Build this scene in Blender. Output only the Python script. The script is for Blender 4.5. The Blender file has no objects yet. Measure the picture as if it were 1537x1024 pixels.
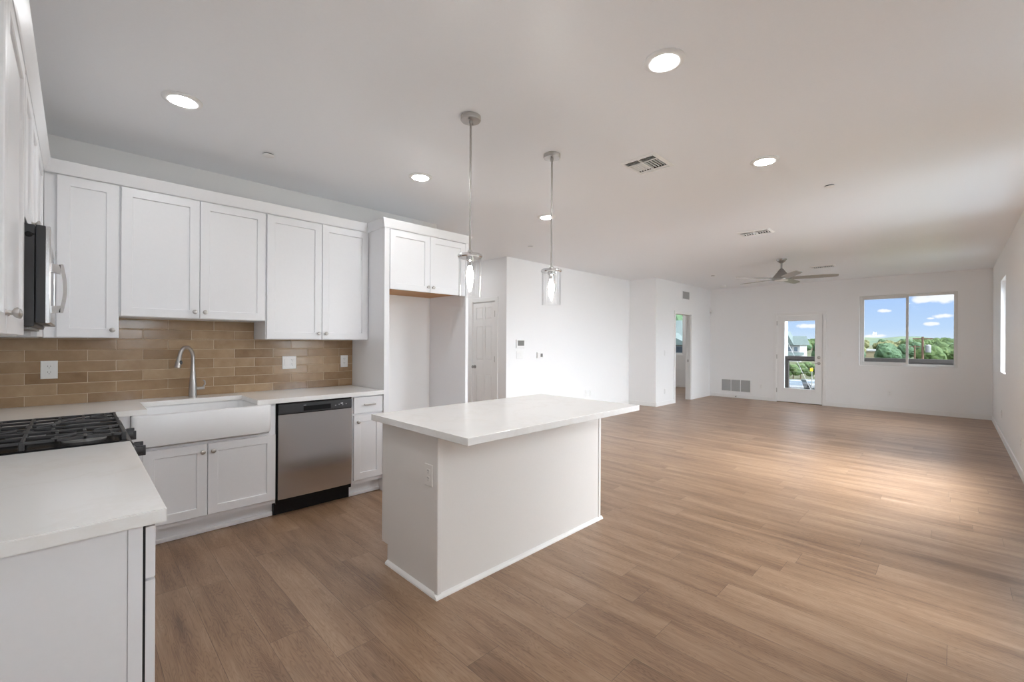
import bpy, bmesh, math, random
from mathutils import Matrix, Vector
S = bpy.context.scene
COL = S.collection
PI = math.pi
random.seed(7)

# ------------------------------------------------------------------ camera
TH, ROLL, CAM_Z, FPX = 0.7881, 0.0054, 1.3538, 658.74
cd = bpy.data.cameras.new('camera'); cam = bpy.data.objects.new('camera', cd); COL.objects.link(cam)
cd.sensor_width = 36.0; cd.lens = FPX / 1537 * 36.0; cd.shift_y = 1.69 / 1537; cd.clip_start = 0.02; cd.clip_end = 5000
_c, _s = math.cos(TH), math.sin(TH)
_R = Matrix(((_s, 0, -_c), (-_c, 0, -_s), (0, 1, 0))).to_4x4()
cam.matrix_world = Matrix.Translation((0, 0, CAM_Z)) @ _R @ Matrix.Rotation(ROLL, 4, 'Z')
S.camera = cam

# ------------------------------------------------------------------ view
S.view_settings.view_transform = 'Standard'; S.view_settings.look = 'None'
S.view_settings.gamma = 1.0; S.view_settings.use_curve_mapping = False
S.view_settings.exposure = 0.58
S.cycles.use_denoising = True
S.cycles.max_bounces = 14; S.cycles.diffuse_bounces = 8; S.cycles.glossy_bounces = 5
S.cycles.transparent_max_bounces = 16; S.cycles.transmission_bounces = 8
S.cycles.sample_clamp_indirect = 6.0
CAN_E, BULB_E = 78.0, 100.0          # lamp brightness
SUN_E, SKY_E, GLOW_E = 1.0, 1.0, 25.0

# ------------------------------------------------------------------ world
W = bpy.data.worlds.new('sky'); S.world = W; W.use_nodes = True
nt = W.node_tree; nt.nodes.clear()
class G:
    """tiny node-graph helper"""
    def __init__(s, nt): s.nt = nt
    def n(s, t, **k):
        nd = s.nt.nodes.new(t)
        for a, v in k.items(): setattr(nd, a, v)
        return nd
    def l(s, a, b): s.nt.links.new(a, b)
    def put(s, sock, v):
        if hasattr(v, 'is_linked') or hasattr(v, 'links'): s.l(v, sock)
        else: sock.default_value = v
    def m(s, op, a, b=0.0, c=0.0, clamp=False):
        nd = s.n('ShaderNodeMath', operation=op); nd.use_clamp = clamp
        for i, v in enumerate((a, b, c)): s.put(nd.inputs[i], v)
        return nd.outputs[0]
    def sep(s, v):
        nd = s.n('ShaderNodeSeparateXYZ'); s.l(v, nd.inputs[0]); return nd.outputs
    def comb(s, x, y, z):
        nd = s.n('ShaderNodeCombineXYZ')
        for i, v in enumerate((x, y, z)): s.put(nd.inputs[i], v)
        return nd.outputs[0]
    def mix(s, f, a, b, mode='MIX'):
        nd = s.n('ShaderNodeMix', data_type='RGBA', blend_type=mode)
        s.put(nd.inputs[0], f); s.put(nd.inputs[6], a); s.put(nd.inputs[7], b); return nd.outputs[2]
    def ramp(s, f, stops):
        nd = s.n('ShaderNodeValToRGB'); e = nd.color_ramp.elements
        while len(e) < len(stops): e.new(0.5)
        for i, (p, c) in enumerate(stops): e[i].position = p; e[i].color = c if len(c) == 4 else (*c, 1)
        s.put(nd.inputs[0], f); return nd.outputs[0]
    def noise(s, vec, scale, detail=3, rough=0.5):
        nd = s.n('ShaderNodeTexNoise'); nd.inputs['Scale'].default_value = scale
        nd.inputs['Detail'].default_value = detail; nd.inputs['Roughness'].default_value = rough
        if vec is not None: s.l(vec, nd.inputs['Vector'])
        return nd.outputs['Fac']
    def white(s, x, y):
        nd = s.n('ShaderNodeTexWhiteNoise', noise_dimensions='2D'); s.l(s.comb(x, y, 0.0), nd.inputs['Vector']); return nd.outputs['Value'], nd.outputs['Color']

g = G(nt)
dirv = g.n('ShaderNodeTexCoord').outputs['Generated']
dx, dy, dz = g.sep(dirv)
sky = g.ramp(g.m('MULTIPLY_ADD', dz, 2.5, 0.1), [(0.0, (1.0, 1.2, 1.35)), (0.10, (1.22, 1.42, 1.6)), (0.17, (.92, 1.22, 1.62)), (0.32, (.72, 1.05, 1.62)), (.55, (1.6, 1.75, 1.9)), (1.0, (2.2, 2.35, 2.5))])
# clouds: elongated puffs, each with its own direction and size
cn = g.noise(dirv, 55, 5, .6)
cl = None
for cy, cz, sy, sz in ((.010, .0775, .040, .0105), (.034, .0745, .018, .0065), (.0145, .046, .013, .0040), (.026, .043, .006, .002), (.0247, .034, .010, .0034),
                       (.084, .0575, .011, .0035), (.192, .034, .016, .005), (.097, .0140, .014, .003), (.15, .09, .05, .012), (-.2, .12, .12, .03), (.40, .11, .10, .02)):
    a = g.m('DIVIDE', g.m('SUBTRACT', dy, cy), sy); b = g.m('DIVIDE', g.m('SUBTRACT', dz, cz), sz)
    q = g.m('SUBTRACT', 1.0, g.m('SQRT', g.m('ADD', g.m('MULTIPLY', a, a), g.m('MULTIPLY', b, b))))
    cl = q if cl is None else g.m('MAXIMUM', cl, q)
cl = g.m('MULTIPLY_ADD', g.m('SUBTRACT', cn, .5), 2.2, cl)
clf = g.m('MULTIPLY', g.m('MULTIPLY', g.m('MULTIPLY_ADD', cl, 2.2, .1), 1.0, 0, True), g.m('GREATER_THAN', dx, 0.2))
sky = g.mix(g.m('MULTIPLY', clf, .95), sky, (1.75, 1.75, 1.75, 1))
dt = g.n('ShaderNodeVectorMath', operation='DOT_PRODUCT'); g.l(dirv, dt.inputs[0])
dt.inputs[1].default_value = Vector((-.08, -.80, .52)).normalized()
glow = g.m('MULTIPLY', g.m('POWER', g.m('MAXIMUM', dt.outputs['Value'], 0.0), 4.0), GLOW_E)   # added bright lobe, out of view, lights the room through the right wall
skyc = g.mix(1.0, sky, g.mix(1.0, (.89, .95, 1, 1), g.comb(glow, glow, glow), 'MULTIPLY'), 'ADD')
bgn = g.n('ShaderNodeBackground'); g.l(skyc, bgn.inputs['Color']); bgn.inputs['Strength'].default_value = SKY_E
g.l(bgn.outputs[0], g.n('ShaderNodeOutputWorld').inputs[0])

# ------------------------------------------------------------------ sun (behind the building, lights the land outside)
sl = bpy.data.lights.new('sun', 'SUN'); sl.energy = SUN_E; sl.angle = math.radians(1); sl.color = (1, .96, .9)
so = bpy.data.objects.new('sun', sl); COL.objects.link(so); so.location = (-20, 10, 30)
so.rotation_euler = Vector((.60, -.35, -.72)).to_track_quat('-Z', 'Y').to_euler()

# ------------------------------------------------------------------ materials
MATS = {}
def mat(name, color, rough=.5, metal=0.0, spec=.5, bump=None, coat=0.0, aniso=0.0):
    if name in MATS: return MATS[name]
    m = bpy.data.materials.new(name); m.use_nodes = True; MATS[name] = m
    b = m.node_tree.nodes['Principled BSDF']
    b.inputs['Base Color'].default_value = (*color, 1); b.inputs['Roughness'].default_value = rough
    b.inputs['Metallic'].default_value = metal; b.inputs['Specular IOR Level'].default_value = spec
    b.inputs['Coat Weight'].default_value = coat; b.inputs['Anisotropic'].default_value = aniso
    gg = G(m.node_tree)
    co = gg.n('ShaderNodeTexCoord').outputs['Object']
    n = gg.noise(co, (bump or (60, 0))[0], 3)
    k = gg.m('MULTIPLY_ADD', n, .03, .985)                      # barely visible unevenness
    gg.l(gg.mix(1.0, (*color, 1), gg.comb(k, k, k), 'MULTIPLY'), b.inputs['Base Color'])
    if bump:
        bp = gg.n('ShaderNodeBump'); bp.inputs['Strength'].default_value = bump[1]; bp.inputs['Distance'].default_value = .002
        gg.l(n, bp.inputs['Height']); gg.l(bp.outputs[0], b.inputs['Normal'])
    return m
def emit(name, color, strength):
    m = bpy.data.materials.new(name); m.use_nodes = True; MATS[name] = m
    b = m.node_tree.nodes['Principled BSDF']
    b.inputs['Base Color'].default_value = (*color, 1)
    b.inputs['Emission Color'].default_value = (*color, 1); b.inputs['Emission Strength'].default_value = strength
    return m
def glass(name, tint=(1, 1, 1), refl=.06, edge=.5):
    m = bpy.data.materials.new(name); m.use_nodes = True; MATS[name] = m
    t = m.node_tree; t.nodes.clear(); gg = G(t)
    tr = gg.n('ShaderNodeBsdfTransparent'); tr.inputs[0].default_value = (*tint, 1)
    gl = gg.n('ShaderNodeBsdfGlossy'); gl.inputs['Roughness'].default_value = .02
    lw = gg.n('ShaderNodeLayerWeight'); lw.inputs[0].default_value = .5
    f = gg.m('MULTIPLY_ADD', gg.m('POWER', lw.outputs['Facing'], 4.0), edge, refl)
    mx = gg.n('ShaderNodeMixShader'); gg.l(f, mx.inputs[0]); gg.l(tr.outputs[0], mx.inputs[1]); gg.l(gl.outputs[0], mx.inputs[2])
    gg.l(mx.outputs[0], gg.n('ShaderNodeOutputMaterial').inputs[0])
    return m

WALL = mat('wall_paint', (.88, .88, .88), .50, bump=(130, .10))
CEIL = mat('ceiling_paint', (.89, .905, .93), .38, bump=(90, .08))
TRIM = mat('trim_paint', (.87, .868, .86), .35)
CAB = mat('cabinet_paint', (.84, .845, .865), .32)
ISL = mat('island_paint', (.79, .765, .735), .45, bump=(120, .04))
NICK = mat('brushed_nickel', (.50, .48, .46), .30, 1.0)
DNICK = mat('dark_nickel', (.38, .37, .355), .32, 1.0)
CHROME = mat('polished_chrome', (.72, .72, .72), .12, 1.0)
BLACK = mat('black_enamel', (.012, .012, .013), .2, spec=.2)
IRON = mat('cast_iron', (.06, .06, .063), .5, spec=.35)
DKPL = mat('dark_plastic', (.035, .035, .038), .45)
WPL = mat('white_plastic', (.86, .86, .85), .35)
GPL = mat('grey_plastic', (.34, .34, .34), .4)
PORC = mat('porcelain', (.86, .865, .875), .28)
WOODU = mat('raw_cabinet_wood', (.52, .25, .075), .5)
VINYL = mat('window_vinyl', (.72, .71, .69), .4)
RAILM = mat('brown_grey_rail', (.05, .042, .038), .6)
DARK = mat('dark_gap', (.02, .02, .02), .8)
GREYV = mat('vent_grey', (.30, .30, .295), .5)
PANE = glass('window_glass', refl=.02, edge=.35)
TINT = glass('tinted_window_glass', (.62, .63, .64), refl=.012, edge=.35)
SHADE = glass('lamp_glass', (.985, .985, .985), refl=.035, edge=.75)
LENS = emit('led_lens', (.965, .985, 1.0), CAN_E)
BULB = emit('bulb_glow', (1, .95, .88), BULB_E)
FANL = mat('milky_fan_lens', (.80, .79, .77), .4)

def m_steel():
    m = mat('stainless_steel', (.62, .62, .625), .27, 1.0, aniso=.85); gg = G(m.node_tree); b = m.node_tree.nodes['Principled BSDF']
    tg = gg.n('ShaderNodeTangent'); tg.direction_type = 'RADIAL'; tg.axis = 'Z'; gg.l(tg.outputs[0], b.inputs['Tangent']); b.inputs['Anisotropic Rotation'].default_value = 0.0
    mp = gg.n('ShaderNodeMapping'); mp.inputs['Scale'].default_value = (3, 3, 500); gg.l(gg.n('ShaderNodeTexCoord').outputs['Object'], mp.inputs[0])
    gg.l(gg.m('MULTIPLY_ADD', gg.noise(mp.outputs[0], 1, 2), .04, .20), b.inputs['Roughness'])
    return m
STEEL = m_steel()

def m_quartz():
    m = mat('white_quartz', (.86, .85, .825), .14); gg = G(m.node_tree); b = m.node_tree.nodes['Principled BSDF']
    co = gg.n('ShaderNodeTexCoord').outputs['Object']
    n = gg.noise(co, 2.2, 6, .65)
    v = gg.m('SUBTRACT', 1.0, gg.m('MULTIPLY', gg.m('ABSOLUTE', gg.m('SUBTRACT', n, .5)), 26.0), 0, True)
    v = gg.m('MULTIPLY', gg.m('MULTIPLY', v, gg.noise(co, 5.0, 2)), .22)
    gg.l(gg.mix(v, (.885, .88, .865, 1), (.66, .61, .53, 1)), b.inputs['Base Color'])
    return m
QUARTZ = m_quartz()

def m_tile():
    m = mat('tan_tile', (.4, .27, .16), .16); gg = G(m.node_tree); b = m.node_tree.nodes['Principled BSDF']
    x, y, z = gg.sep(gg.n('ShaderNodeTexCoord').outputs['Object'])
    TW, TH_ = .2965, .0755
    zz = gg.m('DIVIDE', gg.m('SUBTRACT', z, .906), TH_); row = gg.m('FLOOR', zz); fz = gg.m('SUBTRACT', zz, row)
    half = gg.m('MULTIPLY', gg.m('MODULO', gg.m('ADD', row, 40.0), 2.0), .5)
    xx = gg.m('ADD', gg.m('DIVIDE', gg.m('ADD', x, .235), TW), half); colm = gg.m('FLOOR', xx); fx = gg.m('SUBTRACT', xx, colm)
    ex = gg.m('MULTIPLY', gg.m('MINIMUM', fx, gg.m('SUBTRACT', 1.0, fx)), TW); ez = gg.m('MULTIPLY', gg.m('MINIMUM', fz, gg.m('SUBTRACT', 1.0, fz)), TH_)
    e = gg.m('MINIMUM', ex, ez)
    gro = gg.m('LESS_THAN', e, .0014)
    rv, rc = gg.white(row, colm)
    cloud = gg.noise(gg.comb(gg.m('ADD', x, gg.m('MULTIPLY', rv, 9.0)), gg.m('MULTIPLY', rv, 17.0), z), 13, 4, .55)
    f = gg.m('ADD', gg.m('MULTIPLY', rv, .62), gg.m('MULTIPLY', gg.m('SUBTRACT', cloud, .3), .75), 0, True)
    c = gg.ramp(f, [(0, (.235, .142, .072)), (.5, (.355, .235, .132)), (1, (.49, .355, .222))])
    gg.l(gg.mix(gro, c, (.62, .50, .36, 1)), b.inputs['Base Color'])
    gg.l(gg.m('MULTIPLY_ADD', gro, .5, .17), b.inputs['Roughness'])
    bp = gg.n('ShaderNodeBump'); bp.inputs['Strength'].default_value = .5; bp.inputs['Distance'].default_value = .003
    h = gg.m('ADD', gg.m('MULTIPLY', gg.m('MULTIPLY', e, 180.0), 1.0, 0, True), gg.m('MULTIPLY', cloud, .35))
    gg.l(h, bp.inputs['Height']); gg.l(bp.outputs[0], b.inputs['Normal'])
    return m
TILE = m_tile()

def m_floor():
    m = mat('plank_floor', (.3, .2, .13), .33, spec=.7); gg = G(m.node_tree); b = m.node_tree.nodes['Principled BSDF']
    x, y, z = gg.sep(gg.n('ShaderNodeTexCoord').outputs['Object'])
    PW, PL = .181, 1.22
    xx = gg.m('DIVIDE', gg.m('ADD', x, .105), PW); row = gg.m('FLOOR', xx); fx = gg.m('SUBTRACT', xx, row)
    ro, _ = gg.white(row, gg.m('MULTIPLY', row, 1.7))
    yy = gg.m('ADD', gg.m('DIVIDE', y, PL), gg.m('MULTIPLY', ro, 5.0)); cn_ = gg.m('FLOOR', yy); fy = gg.m('SUBTRACT', yy, cn_)
    pv, pc = gg.white(row, cn_)
    ex = gg.m('MULTIPLY', gg.m('MINIMUM', fx, gg.m('SUBTRACT', 1.0, fx)), PW); ey = gg.m('MULTIPLY', gg.m('MINIMUM', fy, gg.m('SUBTRACT', 1.0, fy)), PL)
    e = gg.m('MINIMUM', ex, ey)
    gap = gg.m('MULTIPLY', gg.m('LESS_THAN', e, .0011), .55)
    off = gg.m('MULTIPLY', pv, 37.0)
    v1 = gg.comb(gg.m('MULTIPLY', gg.m('ADD', x, off), 9.0), gg.m('MULTIPLY', y, 1.1), off)
    big = gg.noise(v1, 1.0, 4, .6)                                   # broad streaks along the plank
    v2 = gg.comb(gg.m('MULTIPLY', x, 150.0), gg.m('MULTIPLY', y, 4.5), off)
    fine = gg.noise(v2, 1.0, 3, .6)
    # cathedral rings: distorted distance field stretched along the plank
    v3 = gg.comb(gg.m('MULTIPLY', gg.m('SUBTRACT', fx, .5), 2.0), gg.m('MULTIPLY', fy, 1.3), off)
    wv = gg.noise(v3, 1.6, 2, .5)
    ring = gg.m('ABSOLUTE', gg.m('SINE', gg.m('MULTIPLY', wv, 85.0)))
    t = gg.m('ADD', gg.m('ADD', gg.m('MULTIPLY', big, 1.45), gg.m('MULTIPLY', fine, .62)), gg.m('ADD', gg.m('MULTIPLY', gg.m('POWER', ring, .5), .26), gg.m('MULTIPLY', pv, .11)))
    t = gg.m('SUBTRACT', t, .745, 0, True)
    c = gg.ramp(t, [(0.0, (.105, .055, .029)), (.30, (.200, .114, .064)), (.58, (.300, .184, .109)), (1.0, (.43, .295, .195))])
    gg.l(gg.mix(gap, c, (.045, .025, .015, 1)), b.inputs['Base Color'])
    gg.l(gg.m('MULTIPLY_ADD', fine, .16, .26), b.inputs['Roughness'])
    bp = gg.n('ShaderNodeBump'); bp.inputs['Strength'].default_value = .22; bp.inputs['Distance'].default_value = .0015
    gg.l(gg.m('ADD', fine, gg.m('MULTIPLY', gg.m('MULTIPLY', e, 500.0), 1.0, 0, True)), bp.inputs['Height']); gg.l(bp.outputs[0], b.inputs['Normal'])
    return m
FLOOR = m_floor()

def m_varied(name, stops, scale, rough=.8, bump=0.0, space='Object'):
    m = mat(name, stops[0][1], rough); gg = G(m.node_tree); b = m.node_tree.nodes['Principled BSDF']
    co = gg.n('ShaderNodeTexCoord').outputs[space]
    n = gg.noise(co, scale, 5, .6)
    gg.l(gg.ramp(n, stops), b.inputs['Base Color'])
    if bump:
        bp = gg.n('ShaderNodeBump'); bp.inputs['Strength'].default_value = bump; gg.l(n, bp.inputs['Height']); gg.l(bp.outputs[0], b.inputs['Normal'])
    return m
LEAF = m_varied('tree_foliage', [(.3, (.02, .042, .009)), (.5, (.052, .092, .021)), (.72, (.11, .14, .045))], 1.6, .8, .6)
LEAFB = m_varied('olive_foliage', [(.3, (.05, .06, .018)), (.5, (.11, .115, .04)), (.72, (.18, .17, .075))], 1.4, .8, .6)
LEAFD = m_varied('dark_foliage', [(.3, (.018, .045, .02)), (.5, (.04, .085, .035)), (.72, (.08, .13, .055))], 1.8, .8, .6)
LAND = m_varied('ground_cover', [(.3, (.05, .07, .025)), (.5, (.09, .10, .045)), (.7, (.15, .135, .08))], .03, .9)
HILLM = m_varied('wooded_hill', [(.35, (.05, .095, .06)), (.5, (.085, .13, .075)), (.68, (.14, .155, .085))], .012, .95)
ASPH = m_varied('asphalt', [(.3, (.032, .032, .034)), (.7, (.05, .05, .052))], .4, .9)
BARK = m_varied('weathered_pole_wood', [(.3, (.09, .05, .032)), (.7, (.16, .09, .06))], 4, .85)
GROOF = m_varied('green_metal_roof', [(.3, (.085, .115, .108)), (.7, (.125, .155, .148))], 1.0, .5)
SIDING = mat('white_siding', (.36, .36, .36), .6)
TANSID = mat('tan_siding', (.24, .20, .125), .7)
REDW = m_varied('reddish_deck_wood', [(.3, (.16, .06, .04)), (.7, (.22, .10, .07))], 3, .8)
WINB = mat('dark_window_glass', (.10, .13, .16), .1)
CARW = mat('white_car_paint', (.24, .245, .25), .2, coat=.5)
RUBBER = mat('tyre_rubber', (.03, .03, .03), .7)
YELLOW = mat('yellow_sign', (.85, .55, .03), .5)

# ------------------------------------------------------------------ mesh builder
class MB:
    def __init__(s, M=None): s.bm = bmesh.new(); s.M = M
    def v(s, p):
        p = Vector(p)
        return s.bm.verts.new(s.M @ p if s.M is not None else p)
    def face(s, vs):
        try: return s.bm.faces.new(vs)
        except ValueError: return None
    def box(s, x0, x1, y0, y1, z0, z1, bev=0.0, seg=2):
        if x0 > x1: x0, x1 = x1, x0
        if y0 > y1: y0, y1 = y1, y0
        if z0 > z1: z0, z1 = z1, z0
        c = [s.v((x, y, z)) for x in (x0, x1) for y in (y0, y1) for z in (z0, z1)]
        fs = [s.face([c[i] for i in q]) for q in ((0, 1, 3, 2), (4, 6, 7, 5), (0, 4, 5, 1), (2, 3, 7, 6), (0, 2, 6, 4), (1, 5, 7, 3))]
        if bev > 0:
            es = list({e for f in fs for e in f.edges})
            bmesh.ops.bevel(s.bm, geom=es, offset=bev, segments=seg, profile=.5, affect='EDGES', clamp_overlap=True)
        return s
    def rings(s, loops, cap0=True, cap1=True, close=True):
        vs = [[s.v(p) for p in lp] for lp in loops]; n = len(vs[0])
        for a, b in zip(vs, vs[1:]):
            for i in range(n if close else n - 1):
                s.face([a[i], a[(i + 1) % n], b[(i + 1) % n], b[i]])
        if cap0: s.face(vs[0][::-1])
        if cap1: s.face(vs[-1])
        return s
    def rect_loft(s, u0, u1, z0, z1, prof, cap0=True, cap1=True):
        """nested rectangles in the local (u, n, z) frame; prof = [(inset, n)]"""
        return s.rings([[(u0 + i, n, z0 + i), (u1 - i, n, z0 + i), (u1 - i, n, z1 - i), (u0 + i, n, z1 - i)] for i, n in prof], cap0, cap1)
    def lathe(s, prof, o=(0, 0, 0), axis='Z', seg=24, cap0=True, cap1=True):
        loops = []
        for r, h in prof:
            lp = []
            for k in range(seg):
                a = 2 * PI * k / seg; p, q = r * math.cos(a), r * math.sin(a)
                d = {'Z': (p, q, h), 'Y': (p, h, q), 'X': (h, p, q)}[axis]
                lp.append((o[0] + d[0], o[1] + d[1], o[2] + d[2]))
            loops.append(lp)
        return s.rings(loops, cap0, cap1)
    def cyl(s, p0, p1, r0, r1=None, seg=14): return s.tube([p0, p1], [r0, r0 if r1 is None else r1], seg)
    def tube(s, pts, r, seg=12, caps=True, sq=None):
        P = [Vector(p) for p in pts]; R = r if isinstance(r, (list, tuple)) else [r] * len(P)
        loops = []; up = None
        for i, p in enumerate(P):
            t = (P[min(i + 1, len(P) - 1)] - P[max(i - 1, 0)]).normalized()
            if up is None: up = t.orthogonal().normalized() if abs(t.z) > .99 else Vector((0, 0, 1))
            a = (up - t * up.dot(t)).normalized(); b = t.cross(a); up = a
            loops.append([p + (a * math.cos(2 * PI * k / seg) + b * math.sin(2 * PI * k / seg)) * R[i] for k in range(seg)])
        return s.rings(loops, caps, caps)
    def prism(s, poly, axis, a0, a1):
        def P(p, a): return {'X': (a, p[0], p[1]), 'Y': (p[0], a, p[1]), 'Z': (p[0], p[1], a)}[axis]
        return s.rings([[P(p, a0) for p in poly], [P(p, a1) for p in poly]])
    def ball(s, o, r, sub=2, sc=(1, 1, 1)):
        M = Matrix.Translation(o) @ Matrix.Diagonal((r * sc[0], r * sc[1], r * sc[2], 1))
        bmesh.ops.create_icosphere(s.bm, subdivisions=sub, radius=1, matrix=(s.M @ M) if s.M is not None else M)
        return s

def origin(o):
    p = Vector(o.location)
    while o.parent: o = o.parent; p += Vector(o.location)
    return p
def obj(name, mb, m, parent=None, base=None, smooth=None):
    bm = mb.bm
    bmesh.ops.recalc_face_normals(bm, faces=bm.faces)
    pw = origin(parent) if parent else Vector((0, 0, 0))
    w = Vector(base) if base is not None else pw
    bmesh.ops.translate(bm, verts=bm.verts, vec=-w)
    me = bpy.data.meshes.new(name)
    bm.to_mesh(me); bm.free(); me.materials.append(m)
    if smooth is not None:
        for p in me.polygons: p.use_smooth = True
        me.set_sharp_from_angle(angle=math.radians(smooth))
    o = bpy.data.objects.new(name, me); COL.objects.link(o)
    o.location = w - pw; o.parent = parent
    return o
def tag(o, label, cat, group=None, kind=None):
    o['label'] = label; o['category'] = cat
    if group: o['group'] = group
    if kind: o['kind'] = kind
    return o
def thing(name, loc, label, cat, group=None):
    o = bpy.data.objects.new(name, None); o.empty_display_size = .1; COL.objects.link(o); o.location = loc
    return tag(o, label, cat, group)
def struct(name, mb=None, m=None, parent=None, loc=None):
    if mb is None:
        o = bpy.data.objects.new(name, None); o.empty_display_size = .1; COL.objects.link(o); o.location = loc or (0, 0, 0)
    else: o = obj(name, mb, m, parent)
    o['kind'] = 'structure'; return o
def frame(o, N):
    """local frame on a surface: u to the right as one faces it, n outward, z up"""
    N = Vector(N); Z = Vector((0, 0, 1)); U = Z.cross(N)
    M = Matrix((U, N, Z)).transposed().to_4x4(); M.translation = Vector(o); return M
def copy_tree(root, loc):
    r = root.copy(); COL.objects.link(r); r.location = loc
    for ch in list(root.children):
        c = ch.copy(); COL.objects.link(c); c.parent = r
        for gch in list(ch.children):
            d = gch.copy(); COL.objects.link(d); d.parent = c
    return r

# ------------------------------------------------------------------ room shell
H = 2.7304
XL, YR, XF, YK = -.488, -.501, 11.6326, 4.2757      # left wall, right wall, far wall, kitchen wall
YW, XD, XJ, YV = 5.07, 4.9135, 8.70, 4.43           # white wall, closet-door wall, jog wall, living-room wall
struct('floor', MB().box(XL - .15, XF + .15, YR - .2, 8.2, -.2, 0).box(XF + .15, 13.35, 3.08, 8.2, -.2, 0), FLOOR)
struct('ceiling', MB().box(XL - .15, XF + .15, YR - .2, 8.2, H, H + .25).box(XF + .15, 13.35, 3.08, 8.2, H, H + .25), CEIL)
struct('wall_left', MB().box(XL - .12, XL, YR - .15, YK + .12, 0, H), WALL)
struct('wall_kitchen', MB().box(XL, 3.0, YK, YK + .12, 0, H), WALL)
struct('wall_passage', MB().box(2.88, 3.0, YK + .12, 8.0, 0, H), WALL)
struct('wall_entry', MB().box(2.88, XD + .12, 8.0, 8.12, 0, H), WALL)
DY0, DY1, DZ = 5.327, 5.915, 2.035                  # closet door
mb = MB().box(XD, XD + .12, YW, DY0, 0, H).box(XD, XD + .12, DY1, 8.0, 0, H).box(XD, XD + .12, DY0, DY1, DZ, H)
struct('wall_closet', mb, WALL)
struct('wall_middle', MB().box(XD + .12, XJ, YW, YW + .12, 0, H), WALL)
struct('wall_jog', MB().box(XJ, XJ + .12, YV, YW + .12, 0, H), WALL)
OX0, OX1, OZ = 9.605, 10.44, 2.03
struct('wall_living', MB().box(XJ + .12, OX0, YV, YV + .12, 0, H).box(OX1, XF, YV, YV + .12, 0, H).box(OX0, OX1, YV, YV + .12, OZ, H), WALL)
WY0, WY1, WZ0, WZ1 = -.058, 1.39, .913, 2.352       # far window
FY0, FY1, FZ = 2.015, 2.918, 2.012                  # balcony door
mb = MB()
mb.box(XF, XF + .15, YR - .15, WY0, 0, H).box(XF, XF + .15, WY0, WY1, 0, WZ0).box(XF, XF + .15, WY0, WY1, WZ1, H)
mb.box(XF, XF + .15, WY1, FY0, 0, H).box(XF, XF + .15, FY0, FY1, FZ, H).box(XF, XF + .15, FY1, YV + .12, 0, H)
struct('wall_far', mb, WALL)
RW = [(.45, .85, 1.35, 2.2), (2.85, 3.3, .4, 2.4), (4.6, 6.6, .55, 2.5), (8.95, 9.85, .95, 2.31)]      # right wall windows: first three added out of view for daylight, last one seen
mb = MB(); x = XL
for a, b, z0, z1 in RW:
    mb.box(x, a, YR - .16, YR, 0, H).box(a, b, YR - .16, YR, 0, z0).box(a, b, YR - .16, YR, z1, H); x = b
mb.box(x, XF, YR - .16, YR, 0, H)
struct('wall_right', mb, WALL)
BY0, BY1, BZ0, BZ1 = 5.845, 7.3, 1.0, 2.42          # bedroom window
mb = MB().box(13.2, 13.35, 3.2, BY0, 0, H).box(13.2, 13.35, BY1, 8.0, 0, H).box(13.2, 13.35, BY0, BY1, 0, BZ0).box(13.2, 13.35, BY0, BY1, BZ1, H)
struct('wall_bedroom', mb, WALL)
struct('wall_back', MB().box(XD + .12, 13.35, 8.0, 8.12, 0, H), WALL)
struct('wall_balcony', MB().box(XF + .15, 13.35, 3.08, 3.2, 0, H), SIDING)

def baseboard(name, segs):
    mb = MB()
    for x0, x1, y0, y1 in segs: mb.box(x0, x1, y0, y1, 0, .088, .003)
    struct(name, mb, TRIM)
t = .013
baseboard('baseboard_middle', [(XD + .0, XJ - t, YW - t, YW)])
baseboard('baseboard_jog', [(XJ - t, XJ, YV, YW)])
baseboard('baseboard_living', [(XJ, OX0 - .062, YV - t, YV), (OX1 + .062, XF - t, YV - t, YV)])
baseboard('baseboard_far', [(XF - t, XF, YR + t, FY0 - .066), (XF - t, XF, FY1 + .066, YV)])
baseboard('baseboard_right', [(XL, XF, YR, YR + t)])
baseboard('baseboard_closet', [(XD - t, XD, YW - t, DY0 - .065), (XD - t, XD, DY1 + .065, 8.0)])
baseboard('baseboard_bedroom', [(13.2 - t, 13.2, 4.6, 8.0)])

# ------------------------------------------------------------------ windows and doors
def window(name, M, w, h, sashes, pane=PANE):
    """vinyl window in the local frame (u to the right, n to the room); returns the root"""
    mb = MB(M)
    for a in ((0, .035, 0, h), (w - .035, w, 0, h), (.035, w - .035, 0, .035), (.035, w - .035, h - .035, h)):
        mb.box(a[0], a[1], -.03, .03, a[2], a[3], .003)
    r = struct(name, mb, VINYL)
    for k, (u0, u1, n, fw) in enumerate(sashes):
        mb = MB(M)
        for a in ((u0, u0 + fw, .035, h - .035), (u1 - fw, u1, .035, h - .035), (u0 + fw, u1 - fw, .035, .035 + fw), (u0 + fw, u1 - fw, h - .035 - fw, h - .035)):
            mb.box(a[0], a[1], n - .012, n + .012, a[2], a[3], .002)
        s = obj('window_sash', mb, VINYL, r)
        obj('pane', MB(M).box(u0 + fw - .004, u1 - fw + .004, n - .003, n + .003, .035 + fw - .004, h - .035 - fw + .004), pane, s)
    return r
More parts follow.
